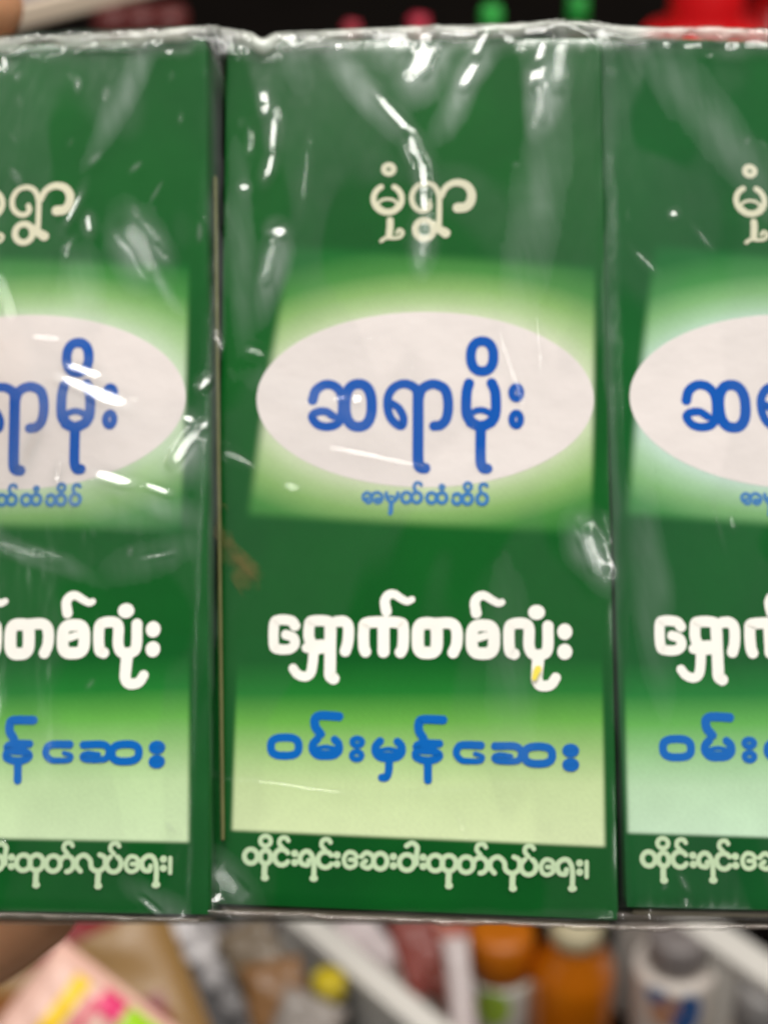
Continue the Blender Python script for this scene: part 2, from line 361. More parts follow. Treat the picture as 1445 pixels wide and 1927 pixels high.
# front face print: green ground, pale glow round the oval, fading lower field
def print_material():
    m = bpy.data.materials.new('green_carton_print'); m.use_nodes = True
    n = m.node_tree.nodes; l = m.node_tree.links; b = n['Principled BSDF']
    b.inputs['Roughness'].default_value = 0.38
    cling(m)
    t = n.new('ShaderNodeTexCoord'); s = n.new('ShaderNodeSeparateXYZ'); l.new(t.outputs['Object'], s.inputs[0])
    def M(op, a, c=None, d=None):
        q = n.new('ShaderNodeMath'); q.operation = op
        for i, x in enumerate((a, c, d)):
            if x is None: continue
            if isinstance(x, (int, float)): q.inputs[i].default_value = x
            else: l.new(x, q.inputs[i])
        return q.outputs[0]
    x, y = s.outputs['X'], s.outputs['Y']
    cx, cy = art(800, 752); rx = (art(1117, 752)[0] - art(483, 752)[0]) / 2; ry = (art(800, 588)[1] - art(800, 918)[1]) / 2
    ex = M('DIVIDE', M('SUBTRACT', x, cx), rx); ey = M('DIVIDE', M('SUBTRACT', y, cy), ry)
    d = M('SQRT', M('ADD', M('MULTIPLY', ex, ex), M('MULTIPLY', ey, ey)))
    def edge(p, q, soft):
        # signed distance, positive on the left of p->q
        a = Vector(art(*p)); c = Vector(art(*q)); tn = (c - a).normalized(); nx, ny = -tn.y, tn.x
        v = M('ADD', M('ADD', M('MULTIPLY', x, nx), M('MULTIPLY', y, ny)), -(nx * a.x + ny * a.y))
        r = n.new('ShaderNodeMapRange'); r.interpolation_type = 'SMOOTHSTEP'
        r.inputs[1].default_value = -soft; r.inputs[2].default_value = soft; l.new(v, r.inputs[0]); return r.outputs[0]
    def quad(P, softs):
        o = None
        for i in range(4):
            e = edge(P[i], P[(i + 1) % 4], softs[i] * MM); o = e if o is None else M('MULTIPLY', o, e)
        return o
    def ramp(v, stops):
        r = n.new('ShaderNodeValToRGB'); l.new(v, r.inputs[0]); e = r.color_ramp.elements
        while len(e) < len(stops): e.new(0.5)
        for k, (p, c) in enumerate(stops): e[k].position = p; e[k].color = c
        return r.outputs[0]
    def mix(f, a, c):
        q = n.new('ShaderNodeMix'); q.data_type = 'RGBA'; l.new(f, q.inputs['Factor'])
        for i, v in (('A', a), ('B', c)):
            if isinstance(v, tuple): q.inputs[i].default_value = v
            else: l.new(v, q.inputs[i])
        return q.outputs['Result']
    # y flips in the drawing: left->down is anticlockwise there
    up = quad([(545, 462), (468, 968), (1112, 1004), (1119, 503)], [14, 14, 9, 16])
    lo = quad([(448, 1200), (437, 1562), (1137, 1593), (1132, 1200)], [6, 5, 6, 8])
    dn = M('DIVIDE', M('SUBTRACT', d, 0.9), 1.3)
    glow = ramp(dn, [(0.06, lin(196, 208, 176)), (0.17, lin(164, 190, 138)), (0.30, lin(126, 166, 98)), (0.46, lin(68, 130, 60)), (0.68, lin(18, 98, 36)), (1.0, lin(6, 80, 30))])
    y0 = art(780, 1240)[1]; y1 = art(780, 1590)[1]
    yn = M('DIVIDE', M('SUBTRACT', y, y0), y1 - y0)
    low = ramp(yn, [(0.0, lin(6, 84, 28)), (0.18, lin(30, 116, 42)), (0.34, lin(100, 166, 70)), (0.5, lin(150, 188, 118)), (0.68, lin(190, 210, 156)), (1.0, lin(206, 220, 174))])
    nz = n.new('ShaderNodeTexNoise'); nz.inputs['Scale'].default_value = 32; nz.inputs['Detail'].default_value = 5; l.new(t.outputs['Object'], nz.inputs['Vector'])
    ground = mix(nz.outputs['Fac'], lin(2, 54, 22), lin(10, 100, 30))
    c = mix(up, ground, glow); c = mix(lo, c, low)
    # bluish film sheen put into the print colour, as a tint per carton
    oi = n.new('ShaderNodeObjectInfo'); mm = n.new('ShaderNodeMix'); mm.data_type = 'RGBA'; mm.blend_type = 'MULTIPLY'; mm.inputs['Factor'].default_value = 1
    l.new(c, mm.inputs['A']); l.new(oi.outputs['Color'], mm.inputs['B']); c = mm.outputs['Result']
    # dot screen of the offset print
    wv = n.new('ShaderNodeTexWave'); wv.inputs['Scale'].default_value = 620; wv.bands_direction = 'DIAGONAL'; wv.inputs['Distortion'].default_value = 1.5
    l.new(t.outputs['Object'], wv.inputs['Vector'])
    hs = n.new('ShaderNodeHueSaturation'); l.new(c, hs.inputs['Color'])
    fg = n.new('ShaderNodeTexNoise'); fg.inputs['Scale'].default_value = 2600; fg.inputs['Detail'].default_value = 3; l.new(t.outputs['Object'], fg.inputs['Vector'])
    mg = n.new('ShaderNodeTexNoise'); mg.inputs['Scale'].default_value = 160; mg.inputs['Detail'].default_value = 8; mg.inputs['Roughness'].default_value = 0.7; l.new(t.outputs['Object'], mg.inputs['Vector'])
    l.new(M('ADD', M('ADD', M('MULTIPLY', wv.outputs['Fac'], 0.014), M('MULTIPLY', fg.outputs['Fac'], 0.16)), M('MULTIPLY_ADD', mg.outputs['Fac'], 0.22, 0.79)), hs.inputs['Value'])
    l.new(hs.outputs[0], b.inputs['Base Color'])
    bp = n.new('ShaderNodeBump'); bp.inputs['Strength'].default_value = 0.2; bp.inputs['Distance'].default_value = 0.0006
    l.new(nz.outputs['Fac'], bp.inputs['Height']); l.new(bp.outputs[0], b.inputs['Normal'])
    return m
M_print = print_material()
for _m in INK.values(): cling(_m)
M_board = mat('green_board', lin(9, 84, 30), 0.6, 0.3, 0.25, 90)
M_cream = mat('raw_board_edge', lin(100, 102, 62), 0.7, 0.3, 0.2, 300)
M_oval = mat('white_oval_print', lin(218, 210, 207), 0.4, 0.5, 0.03, 120)
cling(M_oval)
M_yellow = mat('yellow_fleck', lin(232, 214, 70), 0.6)
def smear_material():
    m = mat('gold_smear', lin(112, 98, 44), 0.5); n = m.node_tree.nodes; l = m.node_tree.links
    t = n.new('ShaderNodeTexCoord'); q = n.new('ShaderNodeTexNoise'); q.inputs['Scale'].default_value = 260; q.inputs['Detail'].default_value = 5; l.new(t.outputs['Object'], q.inputs['Vector'])
    r = n.new('ShaderNodeMapRange'); r.inputs[1].default_value = 0.42; r.inputs[2].default_value = 0.75; r.inputs[4].default_value = 0.5; l.new(q.outputs['Fac'], r.inputs[0])
    l.new(r.outputs[0], n['Principled BSDF'].inputs['Alpha']); return m
M_smear = smear_material()
M_kraft = mat('grey_board_inside', lin(150, 140, 118), 0.8, 0.2, 0.15, 150)

CORN = [art(395, 1703), art(1164, 1734), art(1131, 70), art(425, 76)]
def squash(x, y):
    """the slightly racked outline of the real carton"""
    a = x / CW + .5; b = y / CH + .5
    P = [(1 - a) * (1 - b), a * (1 - b), a * b, (1 - a) * b]
    return (sum(w * c[0] for w, c in zip(P, CORN)), sum(w * c[1] for w, c in zip(P, CORN)))
def racked(bm):
    for q in bm.verts: q.co.x, q.co.y = squash(q.co.x, q.co.y)
    return bm
def build_carton(Mx, dx, label, tint, extra):
    root = empty('medicine_carton', None, label, 'carton', 'green medicine cartons in the shrink wrapped pack', Mx)
    hw, hh = CW / 2, CH / 2
    bm = box_bm(CW, CH, CDEP, 0.0012, 4, (0, 0, -CDEP / 2 - 0.00012))
    bmobj('carton_body', racked(bm), M_board, root)
    # printed front: a sheet with slightly rolled rim, in artwork coordinates (shifted by the misprint dx)
    nx, ny = 120, 120; v = []; f = []
    for j in range(ny + 1):
        for i in range(nx + 1):
            a = -1 + 2 * i / nx; c = -1 + 2 * j / ny
            x = a * (hw - 0.0002); y = c * (hh - 0.0002)
            rw = 0.0012 * (1 + .16 * math.sin(y * 310 + a * 2) + .10 * math.sin(y * 690 + 1.3 + a)); e = max(0, rw - min(hw - abs(x), (hh - abs(y)) * 2)) / 0.0013
            x2, y2 = squash(x, y); v.append((x2 - dx, y2, -0.00022 * e * e))
    for j in range(ny):
        for i in range(nx):
            k = j * (nx + 1) + i; f.append((k, k + 1, k + nx + 2, k + nx + 1))
    fp = obj('front_panel', v, f, M_print, root, smooth=True, M=Matrix.Translation((dx, 0, 0)))
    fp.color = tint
    # oval
    P = Print(0, 0, 1); v = [(*art(800, 752), 0.00002)]; f = []
    for q in range(96):
        a = -2 * math.pi * q / 96; v.append((*art(800 + 317 * math.cos(a), 752 + 165 * math.sin(a)), 0.00002))
    for q in range(96): f.append((0, 1 + q, 1 + (q + 1) % 96))
    obj('oval_emblem', v, f, M_oval, fp)
    for pr, ink in LINES:
        obj('lettering', pr.v, pr.f, INK[ink], fp)
    if 'fleck' in extra:
        p = Print(0, 0, 1); p.z = 0.00045; p.stroke([(1012, 1260), (1008, 1268), (1005, 1277)], 13, 9)
        obj('yellow_fleck', p.v, p.f, M_yellow, fp)
    if 'smear' in extra:
        p = Print(0, 0, 1); p.z = 0.0003; p.stroke([(418, 960), (424, 1010), (440, 1060), (470, 1105)], 26, 44)
        p.stroke([(408, 1000), (436, 1030), (486, 1080)], 20, 30)
        obj('gold_smear', p.v, p.f, M_smear, fp)
    # closing flaps at top and bottom, with raw edges
    bmobj('top_flap', racked(box_bm(CW - 0.002, 0.0006, CDEP - 0.003, 0.0002, 1, (0, hh + 0.0004, -CDEP / 2))), M_board, root)
    bmobj('bottom_flap', racked(box_bm(CW - 0.002, 0.0006, CDEP - 0.003, 0.0002, 1, (0, -hh - 0.0004, -CDEP / 2))), M_kraft, root)
    if 'edge' in extra:
        bm = box_bm(0.00042, CH * 0.76, 0.0008, 0.0002, 1, (hw + 0.0008, -CH * 0.05, -0.0024))
        for q in bm.verts: q.co.x += (q.co.y + CH * 0.4) * -0.004
        bmobj('glue_flap_edge', bm, M_cream, root)
    return root

LEFTM = carton_matrix(MIDC[0] - 0.0470, -0.0012, math.radians(6), 0.024)
RIGHTM = carton_matrix(MIDC[0] + 0.0464, -0.0009, math.radians(-2.5), 0.015)
build_carton(MID, 0, 'middle green carton with the whole blue name in its white oval', (1, 1, 1, 1), ('fleck', 'smear'))
build_carton(LEFTM, -0.0010, 'left green carton cut by the picture edge under the brightest film glare', (0.92, 1, 1.05, 1), ('edge',))
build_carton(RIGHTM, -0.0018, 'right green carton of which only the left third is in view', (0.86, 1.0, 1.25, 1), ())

# ------------------------------------------------------------------ clear film round the three cartons
def thin_fresnel(n, l, f0):
    """reflectance of a thin clear sheet, the same from either side"""
    lw = n.new('ShaderNodeLayerWeight'); lw.inputs['Blend'].default_value = 0.5
    p = n.new('ShaderNodeMath'); p.operation = 'POWER'; p.inputs[1].default_value = 5; l.new(lw.outputs['Facing'], p.inputs[0])
    q = n.new('ShaderNodeMath'); q.operation = 'MULTIPLY_ADD'; q.inputs[1].default_value = 1 - f0; q.inputs[2].default_value = f0; l.new(p.outputs[0], q.inputs[0])
    return q
def film_material():
    m = bpy.data.materials.new('clear_film'); m.use_nodes = True
    n = m.node_tree.nodes; l = m.node_tree.links; n.remove(n['Principled BSDF'])
    out = n['Material Output']
    tr = n.new('ShaderNodeBsdfTransparent'); tr.inputs[0].default_value = (0.985, 0.99, 0.985, 1)
    gl = n.new('ShaderNodeBsdfGlossy'); gl_ = n.new('ShaderNodeMixShader'); gl_.inputs[0].default_value = 0.3
    g1 = gl; g1.inputs['Roughness'].default_value = 0.09; g2 = n.new('ShaderNodeBsdfGlossy'); g2.inputs['Roughness'].default_value = 0.34
    l.new(g1.outputs[0], gl_.inputs[1]); l.new(g2.outputs[0], gl_.inputs[2]); gl = gl_
    fr = thin_fresnel(n, l, 0.11)
    df = n.new('ShaderNodeBsdfDiffuse'); df.inputs[0].default_value = (0.8, 0.82, 0.8, 1)
    t = n.new('ShaderNodeTexCoord'); nz = n.new('ShaderNodeTexNoise'); nz.inputs['Scale'].default_value = 70; nz.inputs['Detail'].default_value = 6
    l.new(t.outputs['Object'], nz.inputs['Vector'])
    r = n.new('ShaderNodeMapRange'); r.inputs[1].default_value = 0.45; r.inputs[2].default_value = 0.8; r.inputs[3].default_value = 0.004; r.inputs[4].default_value = 0.05
    l.new(nz.outputs['Fac'], r.inputs[0])
    m1 = n.new('ShaderNodeMixShader'); l.new(r.outputs[0], m1.inputs[0]); l.new(tr.outputs[0], m1.inputs[1]); l.new(df.outputs[0], m1.inputs[2])
    m2 = n.new('ShaderNodeMixShader'); l.new(fr.outputs[0], m2.inputs[0]); l.new(m1.outputs[0], m2.inputs[1]); l.new(gl.outputs[0], m2.inputs[2])
    # where the film lies down on the board its own surface ends in the board's coat
    sa = n.new('ShaderNodeAttribute'); sa.attribute_name = 'stand_off'
    cl = n.new('ShaderNodeBsdfTransparent'); m3 = n.new('ShaderNodeMixShader')
    l.new(sa.outputs['Fac'], m3.inputs[0]); l.new(cl.outputs[0], m3.inputs[1]); l.new(m2.outputs[0], m3.inputs[2])
    ca_ = n.new('ShaderNodeAttribute'); ca_.attribute_name = 'crinkle'
    g3 = n.new('ShaderNodeBsdfGlossy'); g3.inputs['Roughness'].default_value = 0.52; g3.inputs['Color'].default_value = (0.95, 0.98, 1, 1)
    cm = n.new('ShaderNodeMath'); cm.operation = 'MULTIPLY'; cm.inputs[1].default_value = 0.19; l.new(ca_.outputs['Fac'], cm.inputs[0])
    m4 = n.new('ShaderNodeMixShader'); l.new(cm.outputs[0], m4.inputs[0]); l.new(m3.outputs[0], m4.inputs[1]); l.new(g3.outputs[0], m4.inputs[2])
    l.new(m4.outputs[0], out.inputs['Surface'])
    return m
M_film = film_material()
def seam_material(name, body, tint):
    m = bpy.data.materials.new(name); m.use_nodes = True
    n = m.node_tree.nodes; l = m.node_tree.links; n.remove(n['Principled BSDF'])
    tr = n.new('ShaderNodeBsdfTransparent'); df = n.new('ShaderNodeBsdfDiffuse'); df.inputs[0].default_value = tint
    tl = n.new('ShaderNodeBsdfTranslucent'); tl.inputs[0].default_value = tint
    gl = n.new('ShaderNodeBsdfGlossy'); gl.inputs['Roughness'].default_value = 0.16
    t = n.new('ShaderNodeTexCoord'); q = n.new('ShaderNodeTexNoise'); q.inputs['Scale'].default_value = 220; q.inputs['Detail'].default_value = 4; l.new(t.outputs['Object'], q.inputs['Vector'])
    r = n.new('ShaderNodeMapRange'); r.inputs[1].default_value = 0.35; r.inputs[2].default_value = 0.7; r.inputs[3].default_value = body * .5; r.inputs[4].default_value = min(1, body * 1.5); l.new(q.outputs['Fac'], r.inputs[0])
    m0 = n.new('ShaderNodeMixShader'); m0.inputs[0].default_value = 0.4; l.new(df.outputs[0], m0.inputs[1]); l.new(tl.outputs[0], m0.inputs[2])
    m1 = n.new('ShaderNodeMixShader'); l.new(r.outputs[0], m1.inputs[0]); l.new(tr.outputs[0], m1.inputs[1]); l.new(m0.outputs[0], m1.inputs[2])
    fr = thin_fresnel(n, l, 0.07)
    m2 = n.new('ShaderNodeMixShader'); l.new(fr.outputs[0], m2.inputs[0]); l.new(m1.outputs[0], m2.inputs[1]); l.new(gl.outputs[0], m2.inputs[2])
    l.new(m2.outputs[0], n['Material Output'].inputs['Surface']); return m
M_seam = seam_material('milky_top_seam', 0.48, (0.86, 0.88, 0.80, 1))
M_seam2 = seam_material('thin_bottom_seam', 0.35, (0.55, 0.46, 0.40, 1))

def ss(a, b, x):
    t = np.clip((x - a) / (b - a), 0, 1); return t * t * (3 - 2 * t)

def vnoise(u, v, scale, seed):
    """smooth value noise on a lattice, -1..1"""
    r = np.random.default_rng(seed); T = r.uniform(-1, 1, (64, 64))
    x = u / scale + 31.3; y = v / scale + 17.7
    xi = np.floor(x).astype(int); yi = np.floor(y).astype(int); fx = x - xi; fy = y - yi
    fx = fx * fx * fx * (fx * (fx * 6 - 15) + 10); fy = fy * fy * fy * (fy * (fy * 6 - 15) + 10)
    g = lambda a, b: T[a % 64, b % 64]
    return (g(xi, yi) * (1 - fx) + g(xi + 1, yi) * fx) * (1 - fy) + (g(xi, yi + 1) * (1 - fx) + g(xi + 1, yi + 1) * fx) * fy

# patches where the film is finely crinkled and scatters the tubes: (x, y, angle deg, half length, half width, amount)
HAZE = [(675, 160, 53, 100, 22, .6), (800, 130, 112, 60, 34, .8), (875, 170, 118, 80, 22, .7), (1025, 200, 97, 70, 26, .7), (795, 460, 92, 50, 20, .6),
        (505, 510, 103, 70, 24, .7), (240, 180, 120, 120, 22, .4), (265, 470, 75, 60, 42, .7), (300, 520, 60, 60, 10, .6), (150, 560, 100, 80, 40, .3),
        (345, 860, 125, 55, 36, .9), (290, 950, 25, 90, 26, .6), (130, 740, 20, 120, 46, .45), (60, 800, 110, 90, 30, .5), (200, 960, 10, 140, 30, .35),
        (1108, 1050, 60, 58, 32, .9), (300, 1050, -15, 90, 30, .3), (60, 1040, 22, 110, 18, .4), (960, 1250, 88, 180, 42, .22), (1220, 1100, 85, 200, 32, .3),
        (1330, 230, 50, 220, 42, .3), (1000, 420, 100, 200, 46, .25), (450, 480, 90, 160, 22, .3), (430, 1660, 45, 60, 36, .5), (300, 1700, 35, 60, 20, .5),
        (740, 90, 95, 40, 60, .35), (560, 110, 80, 60, 30, .3), (402, 850, 91, 760, 13, .22), (1150, 900, 89, 760, 12, .2), (600, 760, 20, 160, 30, .18), (900, 880, -15, 140, 30, .2)]
# crinkle facets: (x, y, angle deg, half length, half width, lamp)
FACETS = [
 (178, 738, 24, 74, 15, 2), (160, 700, 20, 40, 12, 2), (60, 835, 112, 50, 8, 0), (215, 902, 12, 42, 13, 1), (300, 925, 20, 30, 8, 2),
 (110, 890, 105, 20, 7, 0), (385, 728, -60, 15, 9, 1), (357, 794, 10, 12, 9, 2), (385, 806, -50, 10, 8, 1), (350, 850, 120, 40, 14, 2),
 (450, 862, 27, 28, 9, 4), (140, 395, 118, 32, 6, 0), (168, 425, 80, 18, 8, 1), (130, 470, 110, 24, 6, 4), (270, 470, 60, 60, 22, 4),
 (8, 115, 70, 14, 7, 2), (8, 560, 70, 60, 18, 4), (500, 190, 82, 30, 7, 0), (514, 250, 92, 40, 9, 0), (508, 310, 105, 26, 8, 0), (472, 265, 95, 30, 6, 4),
 (460, 350, 0, 9, 8, 2), (524, 436, -25, 17, 13, 1), (505, 490, 105, 40, 12, 4), (575, 330, 95, 60, 7, 4),
 (800, 72, 115, 36, 14, 2), (790, 120, 110, 34, 20, 1), (900, 100, 118, 40, 9, 1), (880, 150, 118, 30, 10, 1),
 (745, 225, 50, 60, 9, 1), (778, 285, 75, 30, 10, 0), (794, 340, 85, 38, 11, 0), (796, 385, 88, 22, 10, 0), (795, 455, 92, 45, 14, 4),
 (1015, 110, 100, 22, 7, 0), (1008, 160, 95, 18, 12, 1), (1012, 210, 95, 36, 13, 4), (1048, 85, 90, 20, 10, 2), (1050, 130, 92, 50, 12, 4),
 (1118, 1020, 60, 44, 15, 2), (1138, 1060, 80, 26, 9, 1), (1110, 1045, 70, 40, 16, 4),
 (1320, 450, 52, 28, 5, 4), (1265, 405, 30, 8, 7, 1), (1210, 495, 45, 28, 7, 4), (1375, 985, 70, 14, 7, 4), (1345, 975, 75, 50, 4, 4),
 (690, 640, -20, 12, 5, 4), (775, 690, 85, 18, 5, 4), (640, 750, -8, 16, 7, 4), (672, 752, 10, 9, 9, 1), (570, 756, 4, 14, 4, 4), (890, 800, 85, 22, 4, 4),
 (300, 1050, -10, 28, 6, 4), (40, 1035, 20, 70, 9, 4), (545, 915, 30, 16, 12, 4), (480, 660, 20, 20, 9, 4), (90, 635, 8, 30, 10, 4),
 (395, 1690, 60, 16, 10, 2), (285, 1705, 38, 24, 7, 4), (410, 1690, 0, 10, 9, 1), (1165, 1735, 70, 10, 9, 4), (1288, 1700, 90, 12, 7, 4), (425, 1660, 40, 40, 14, 4),
 (945, 330, 105, 110, 34, 4), (650, 150, 62, 120, 16, 4), (1330, 210, 35, 140, 40, 4), (230, 190, 62, 120, 20, 4), (1220, 1120, 80, 130, 26, 4), (1000, 1230, 85, 140, 40, 4),
 (560, 1480, 8, 110, 6, 4), (820, 1490, -4, 120, 6, 4), (870, 1560, 70, 30, 5, 4), (960, 700, 72, 90, 7, 4), (1010, 660, 85, 70, 6, 4), (700, 860, 15, 100, 8, 4),
]
for _ in range(44):
    FACETS.append((random.choice((random.uniform(0, 420), random.uniform(0, 1445))), random.choice((random.uniform(85, 480), random.uniform(85, 1690))),
                   random.uniform(40, 140), random.uniform(4, 16), random.uniform(2.2, 4.5), random.choice((0, 4, 4))))
def build_film():
    step = 3.0
    xs = np.arange(-60, 1506, step); ys = np.arange(46, 1742, step)
    X, Y = np.meshgrid(xs, ys)                         # drawing units
    o = PACKI @ CAM
    # pack-plane coordinates
    zc = D / (1 - math.tan(TILT) * (H0 / 2 - Y) / F)
    U = (X - W0 / 2) / F * zc
    V = (H0 / 2 - Y) / F * zc / math.cos(TILT)
    px = D / F                                         # about one drawing unit, metres
    def front(u, uc, n, yaw): return n + np.tan(yaw) * (u - uc)
    base = np.full_like(U, -0.004)
    fill = np.interp(U, [MIDC[0] - 0.0470, MIDC[0] - CW / 2 - .0013, MIDC[0] - CW / 2 + .0008, MIDC[0] + CW / 2 - .0008, MIDC[0] + CW / 2 + .0006, MIDC[0] + 0.0464],
                     [-0.0012, 0.0012, -0.0020, 0.0020, 0.0001, -0.0009])
    for uc, n, yw in ((MIDC[0], 0, YAW), (MIDC[0] - 0.0470, -0.0012, math.radians(6)), (MIDC[0] + 0.0464, -0.0009, math.radians(-2.5))):
        h = front(U, uc, n, yw); e = np.abs(U - uc) - CW / 2
        base = np.maximum(base, h - ss(-0.0002, 0.0016, e) * 0.02)
    base = np.maximum(base, fill - 0.0009)
    k = 12                                             # taut film rounds off the steps
    ker = np.ones(2 * k + 1) / (2 * k + 1)
    for _ in range(3):
        base = np.apply_along_axis(lambda r: np.convolve(np.pad(r, k, 'edge'), ker, 'valid'), 1, base)
    raw = base + 0.0011
    # long loose folds that fan down from the top seam, and slow undulation
    top = np.exp(-np.clip(V - 0, -1, 1) * 0)           
    fall = ss(1250, 60, Y)
    raw = raw + 0.00030 * vnoise(U, V * 0.45, 0.016, 3) + 0.00013 * fall * vnoise(U + V * 0.25, V * 0.3, 0.0060, 5)
    raw = raw + 0.000025 * vnoise(U, V, 0.0022, 8) * (0.4 + fall)
    # crumpled near the seams
    seam = np.exp(-((Y - 70) / 45.0) ** 2) + 0.5 * np.exp(-((Y - 1735) / 30.0) ** 2) 
    raw = raw + seam * (0.00009 * vnoise(U, V, 0.0013, 11) + 0.00009 * vnoise(U + V, V - U, 0.0032, 12))
    gV, gU = np.gradient(raw)
    dU = np.gradient(U, axis=1); dV = np.gradient(V, axis=0)
    gU = gU / dU; gV = gV / dV
    n = raw.copy()
    wob = 12 * vnoise(U, V, 0.004, 31)
    loose = np.maximum.reduce([.7 * ss(125, 78, Y + wob), .6 * ss(1705, 1724, Y + wob * .4),
                               1e-3 + .06 * ss(26, 12, np.abs(X - (404 - (Y - 75) * 0.019)) + wob * .5), 1e-3 + .045 * ss(20, 8, np.abs(X - (1145 + (Y - 70) * 0.017)) + wob * .5)])
    for (fx, fy, ang, sl, sw, li) in FACETS:
        i = int(np.clip(round((fy - ys[0]) / step), 0, len(ys) - 1)); j = int(np.clip(round((fx - xs[0]) / step), 0, len(xs) - 1))
        if li == 4 and sl > 80 and sw > 14: continue
        c = PACK @ Vector((U[i, j], V[i, j], raw[i, j]))
        a = math.radians(ang); ca, sa = math.cos(a), math.sin(a)
        def need(du, dv, lp):                           # film slope that mirrors lamp point lp to the lens, near c
            q = c + PU * du + PV * dv
            h = ((CAM - q).normalized() + (lp - q).normalized()).normalized()
            return np.array((-h.dot(PU) / h.dot(PN), -h.dot(PV) / h.dot(PN)))
        best = None
        for lp in LAMPS:                                # the stretch of tube this fold can mirror with the least twist
            gx, gy = need(0, 0, lp) - (gU[i, j], gV[i, j])
            gs = gx * ca - gy * sa; gt = -gx * sa - gy * ca
            k = abs(gs) * 3 + abs(gt)
            if abs(gt) > .06 and (best is None or k < best[0]): best = (k, lp)
        lp = best[1]; g = need(0, 0, lp); e = 1e-3
        gu = (need(e, 0, lp) - need(-e, 0, lp)) / (2 * e); gv = (need(0, e, lp) - need(0, -e, lp)) / (2 * e)
        dx = X - fx + 0.3 * sw * vnoise(U, V, 0.0030, 61); dy = Y - fy + 0.3 * sw * vnoise(U, V, 0.0036, 62)
        s = dx * ca + dy * sa; t = -dx * sa + dy * ca
        du = U - U[i, j]; dv = V - V[i, j]
        fade = 0.22 if li == 4 else (0.5 if sw > 14 and fy > 950 else 1.0)
        if sw > 28: fade = 0.10
        plane = raw[i, j] + g[0] * du + g[1] * dv + .5 * (gu[0] * du * du + gv[1] * dv * dv + (gu[1] + gv[0]) * du * dv)
        q = (s / (sl * 1.12)) ** 4 + (t / (sw * 1.25)) ** 4
        wq = np.exp(-q ** 2)
        n = n * (1 - wq) + plane * wq
        q = (s / (sl * 1.3)) ** 2 + (t / (sw * 1.9)) ** 2
        loose = np.maximum(loose, fade * np.exp(-q ** 1.5))
    crink = np.zeros_like(raw)
    streak = .8 + .22 * vnoise(U + V * .2, V * .14, 0.0012, 71) + .12 * vnoise(U + V * .2, V * .2, 0.0005, 72)
    for (fx, fy, ang, sl, sw, am) in HAZE:
        a = math.radians(ang); dx = X - fx + 9 * vnoise(U, V, 0.005, 73); dy = Y - fy + 9 * vnoise(U, V, 0.005, 74)
        s = dx * math.cos(a) + dy * math.sin(a); t = -dx * math.sin(a) + dy * math.cos(a)
        crink = np.maximum(crink, am * np.exp(-(s / sl) ** 2 - (t / sw) ** 2))
    crink = np.clip(crink * streak, 0, 1)
    # over the top edge and under the bottom edge the film turns back
    n = n - 0.006 * ss(74, 34, Y) ** 2 - 0.006 * ss(1722, 1775, Y) ** 2
    P = np.stack([U, V, n], -1)
    # outline of the film varies along the seam
    lift = 7 * vnoise(U[0], U[0] * 0, 0.007, 21) + 4 * vnoise(U[0], U[0] * 0, 0.0025, 22) + 10 * np.exp(-((xs - 1090) / 45) ** 2) - 14 * np.exp(-((xs - 492) / 16) ** 2) + 4
    for r in range(0, 20):
        P[r, :, 1] += lift * px * (1 - r / 20)
    # back folds: over the carton tops and under the bottoms
    tr0 = P[0].copy(); rows = []
    for k2, (dv, dn) in enumerate(((-0.0009, -0.006), (-0.0012, -0.014))):
        q = tr0.copy(); q[:, 1] += dv; q[:, 2] += dn; rows.insert(0, q)
    bt = P[-1].copy(); low = []
    for dv, dn in ((0.0006, -0.006), (0.0008, -0.014)):
        q = bt.copy(); q[:, 1] += dv; q[:, 2] += dn; low.append(q)
    P = np.concatenate([np.array(rows), P, np.array(low)], 0)
    R, Cc = P.shape[:2]
    idx = np.arange(R * Cc).reshape(R, Cc)
    f = np.stack([idx[:-1, :-1], idx[1:, :-1], idx[1:, 1:], idx[:-1, 1:]], -1).reshape(-1, 4)
    me = bpy.data.meshes.new('plastic_wrap')
    me.vertices.add(R * Cc); me.vertices.foreach_set('co', P.reshape(-1))
    me.loops.add(f.size); me.loops.foreach_set('vertex_index', f.reshape(-1).astype(np.int32))
    me.polygons.add(len(f)); me.polygons.foreach_set('loop_start', np.arange(0, f.size, 4, dtype=np.int32))
    me.polygons.foreach_set('loop_total', np.full(len(f), 4, dtype=np.int32))
    me.update(calc_edges=True); me.validate()
    me.polygons.foreach_set('use_smooth', np.ones(len(me.polygons), dtype=bool))
    me.materials.append(M_film)
    at_ = me.attributes.new('stand_off', 'FLOAT', 'POINT'); at_.data.foreach_set('value', np.concatenate([np.ones((2, Cc)), np.clip((loose - .012) / .95, 0, 1), np.ones((2, Cc))], 0).reshape(-1))
    at_ = me.attributes.new('crinkle', 'FLOAT', 'POINT'); at_.data.foreach_set('value', np.concatenate([np.zeros((2, Cc)), crink, np.zeros((2, Cc))], 0).reshape(-1))
    # the film keeps a face of its own wherever it stands off the cartons
    keep = np.concatenate([np.ones((2, Cc)), np.maximum(loose, crink * .3), np.ones((2, Cc))], 0) > 0.012
    bm = bmesh.new(); bm.from_mesh(me); bm.verts.ensure_lookup_table()
    kk = keep.reshape(-1)
    bmesh.ops.delete(bm, geom=[v for v in bm.verts if not kk[v.index]], context='VERTS')
    bm.to_mesh(me); bm.free(); me.polygons.foreach_set('use_smooth', np.ones(len(me.polygons), dtype=bool))
    root = empty('plastic_wrap', None, 'clear crinkled plastic film stretched over the three green cartons', 'plastic wrap', None, PACK)
    o2 = bpy.data.objects.new('film_sheet', me); C.objects.link(o2); o2.parent = root
